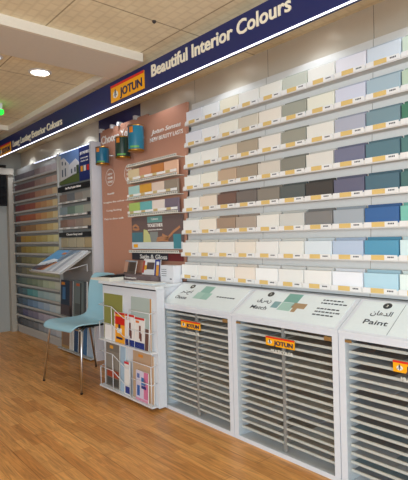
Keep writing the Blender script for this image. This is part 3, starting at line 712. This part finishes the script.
# open catalogue on tilted rest
bs = empty('catalogue_rest', (-5.8, 2.6, 1.1), 'tilted grey catalogue rest sticking out from the tall stand', 'stand')
P = lambda x, t, lift: Vector((x, 2.33+.40*t, 1.10+.255*t))+Vector((0, -.54, .84))*lift
b = MB(mat('rest_grey', 'b4b2ae', .5)).prism([P(-6.22, 0, 0), P(-5.30, 0, 0), P(-5.30, 1, 0), P(-6.22, 1, 0)], (0, .008, -.012)); b.build('plate', bs)
for x in (-6.12, -5.42):
    MB(WHITE).tube([(x, 2.42, 1.12), (x, 2.739, 1.19), (x, 2.74, 1.10)], .008).build('bracket', bs)
MB(WHITE).tube([P(-6.22, 0, 0), P(-6.22, -.02, .02), P(-5.30, -.02, .02), P(-5.30, 0, 0)], .007).build('front_lip', bs)
oc = empty('open_catalogue', (-5.8, 2.5, 1.15), 'open catalogue with a blue sky and roof picture lying on the tilted rest', 'catalogue')
pg = mat('page_white', 'd4d6da', .6)
b = MB(pg).prism([P(-6.20, .02, .002), P(-5.33, .02, .002), P(-5.33, .97, .002), P(-6.20, .97, .002)], (0, -.010, .016)); 
for k in range(5): b.m(swatch(['c9ccd2', 'b4b8c0', 'd9dbdf', 'a9adb6', 'd4d6da'][k])).prism([P(-5.80+k*.09, .03, .0215), P(-5.72+k*.09, .03, .0215), P(-5.72+k*.09, .96, .0215), P(-5.80+k*.09, .96, .0215)], (0, -.001, .0015))
b.build('pages', oc)
b = MB(swatch('5fa0d0')); 
def pq(pts, m_): b.m(m_).prism([P(p[0], p[1], .0215 if m_ is SKY else .0235) for p in pts], (0, -.001, .0015))
SKY = swatch('5fa0d0')
pq([(-6.19, .03), (-5.82, .03), (-5.50, .96), (-6.19, .96)], SKY)
pq([(-6.19, .36), (-6.1, .40), (-5.95, .55), (-5.8, .52), (-5.72, .40), (-5.75, .30), (-6.19, .20)], swatch('dfe6ec'))
pq([(-6.19, .03), (-6.06, .03), (-5.93, .34), (-6.19, .24)], swatch('4a4550'))
pq([(-6.06, .03), (-5.88, .03), (-5.75, .42), (-5.93, .34)], swatch('6b3a2a'))
pq([(-5.88, .03), (-5.82, .03), (-5.70, .40), (-5.75, .42)], swatch('c98a5a'))
pq([(-5.90, .75), (-5.80, .75), (-5.80, .84), (-5.90, .84)], swatch('d07a30'))
b.build('picture', oc)
# brochures below the rest
def shelfbox(z, nm):
    MB(RAIL).box(-6.24, -5.285, 2.68, 2.80, z-.014, z).build(nm, st)
shelfbox(.475, 'brochure_shelf'); shelfbox(.03, 'brochure_shelf')
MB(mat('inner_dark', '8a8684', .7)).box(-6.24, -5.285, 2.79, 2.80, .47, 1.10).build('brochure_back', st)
GE = 'brochures on the lower shelves of the tall stand'
flat('brochure', -6.22, -5.85, .476, .955, 2.735, swatch('24384e'), 'dark blue brochure with an orange corner behind the chair', group=GE, extra=[(.05, .35, .86, .94, 'd9882c'), (0, 1, 0, .3, '50484c'), (.15, .4, .45, .8, '3f74a4'), (.75, .95, 0, 1, '6a5a58')])
flat('brochure', -5.82, -5.44, .476, .965, 2.735, swatch('6f7c7c'), 'grey green brochure with a dark window picture beside the chair back', group=GE, extra=[(.5, .58, .1, .95, '2c3438'), (.75, .95, .05, 1, '4a5256'), (.2, .45, .86, .93, 'c2603a'), (.1, .5, .1, .4, '545c5c'), (.93, 1, 0, 1, 'd0d0d4')])
flat('brochure', -6.22, -5.95, .031, .43, 2.735, swatch('b08a58'), 'tan brochure on the bottom shelf of the tall stand', group=GE, extra=[(.1, .9, .1, .75, '8c7260'), (.92, 1, 0, 1, 'e0dcd4')])
flat('brochure', -5.93, -5.86, .031, .42, 2.735, swatch('d0ccc6'), 'narrow white brochure beside the tan one on the bottom shelf', group=GE)
for k in range(3): flat('brochure', -5.83+k*.125, -5.72+k*.125, .031, .40-.01*k, 2.735, swatch(['2c4a6c', '6a5448', '3a6a94'][k]), f'{["dark blue", "brown", "mid blue"][k]} brochure under the chair seat on the bottom shelf', group=GE)
flat('brochure', -5.45, -5.30, .031, .40, 2.735, swatch('a9b6c4'), 'pale grey blue brochure at the right end of the bottom shelf', group=GE)

# television on the left wall
tv = empty('television', (-8.09, 2.3, 2.1), 'black flat television on the left wall beside the tall stand', 'television')
MB(BLACK).box(-8.085, -8.04, 1.35, 2.655, 2.09, 2.77, .008).build('housing', tv)
MB(mat('screen', '0c0d10', .12)).box(-8.0405, -8.037, 1.37, 2.635, 2.115, 2.75).build('screen', tv)
MB(DARK).box(-8.098, -8.085, 1.8, 2.2, 2.3, 2.6).build('wall_bracket', tv)

# ================================================================== chair
ch = empty('chair', (-4.63, 2.30, 0), 'pale blue plastic shell chair with thin chrome legs beside the brochure counter', 'chair', rz=math.radians(7))
# local frame: front is -y
def shell():
    bm = bmesh.new(); rows = []
    # side profile (y, z, half width)
    prof = [(-.335, .585, .25), (-.33, .615, .285), (-.28, .635, .30), (-.18, .632, .305), (-.05, .622, .305), (.07, .618, .30), (.16, .630, .285), (.21, .665, .27), (.235, .73, .262), (.25, .82, .262), (.265, .91, .262), (.28, 1.0, .258), (.292, 1.06, .245), (.30, 1.105, .215), (.305, 1.125, .16)]
    n = 12
    for y, z, hw in prof:
        row = []
        for k in range(n+1):
            u = -1+2*k/n
            back = max(0, min(1, (z-.66)/.2))
            yy = y-back*.045*u*u*1.0; zz = z+(1-back)*.022*u*u-(1-back)*(.02 if y < -.3 else 0)*u*u
            row.append(bm.verts.new((hw*u*K, yy*K, zz*K)))
        rows.append(row)
    for a, b_ in zip(rows, rows[1:]):
        for k in range(n):
            f = bm.faces.new((a[k], a[k+1], b_[k+1], b_[k])); f.smooth = True
    bmesh.ops.recalc_face_normals(bm, faces=bm.faces)
    me = bpy.data.meshes.new('shell'); bm.to_mesh(me); bm.free(); me.materials.append(CHAIRBLUE)
    o = bpy.data.objects.new('seat_shell', me); COL.objects.link(o); o.parent = ch
    s_ = o.modifiers.new('thick', 'SOLIDIFY'); s_.thickness = .014; s_.offset = 0
    s2 = o.modifiers.new('smooth', 'SUBSURF'); s2.levels = 1; s2.render_levels = 2
shell()
Z3 = (0, 0, 0)
for sx, sy, fx, fy in ((-1, -1, -.35, -.30), (1, -1, .36, -.30), (-1, 1, -.36, .37), (1, 1, .33, .36)):
    b = MB(CHROME).tube([(sx*.16, sy*.12, .597), (sx*.275, sy*.215-.01, .588), (sx*.30, sy*.245, .565), (fx, fy, .012)], .0115, 10)
    lg = b.build('leg', ch, origin=Z3)
    MB(BLACK).lathe([(.011, 0), (.0135, .002), (.013, .012)], (fx, fy, 0), 12).build('foot_cap', lg, origin=Z3)
b = MB(DARK).box(-.19, .19, -.16, .17, .592, .604, .003); b.build('seat_plate', ch, origin=Z3)
MB(CHROME).tube([(-.25, -.21, .588), (-.1, -.21, .592), (.1, -.21, .592), (.25, -.21, .588)], .01).build('crossbar', ch, origin=Z3)
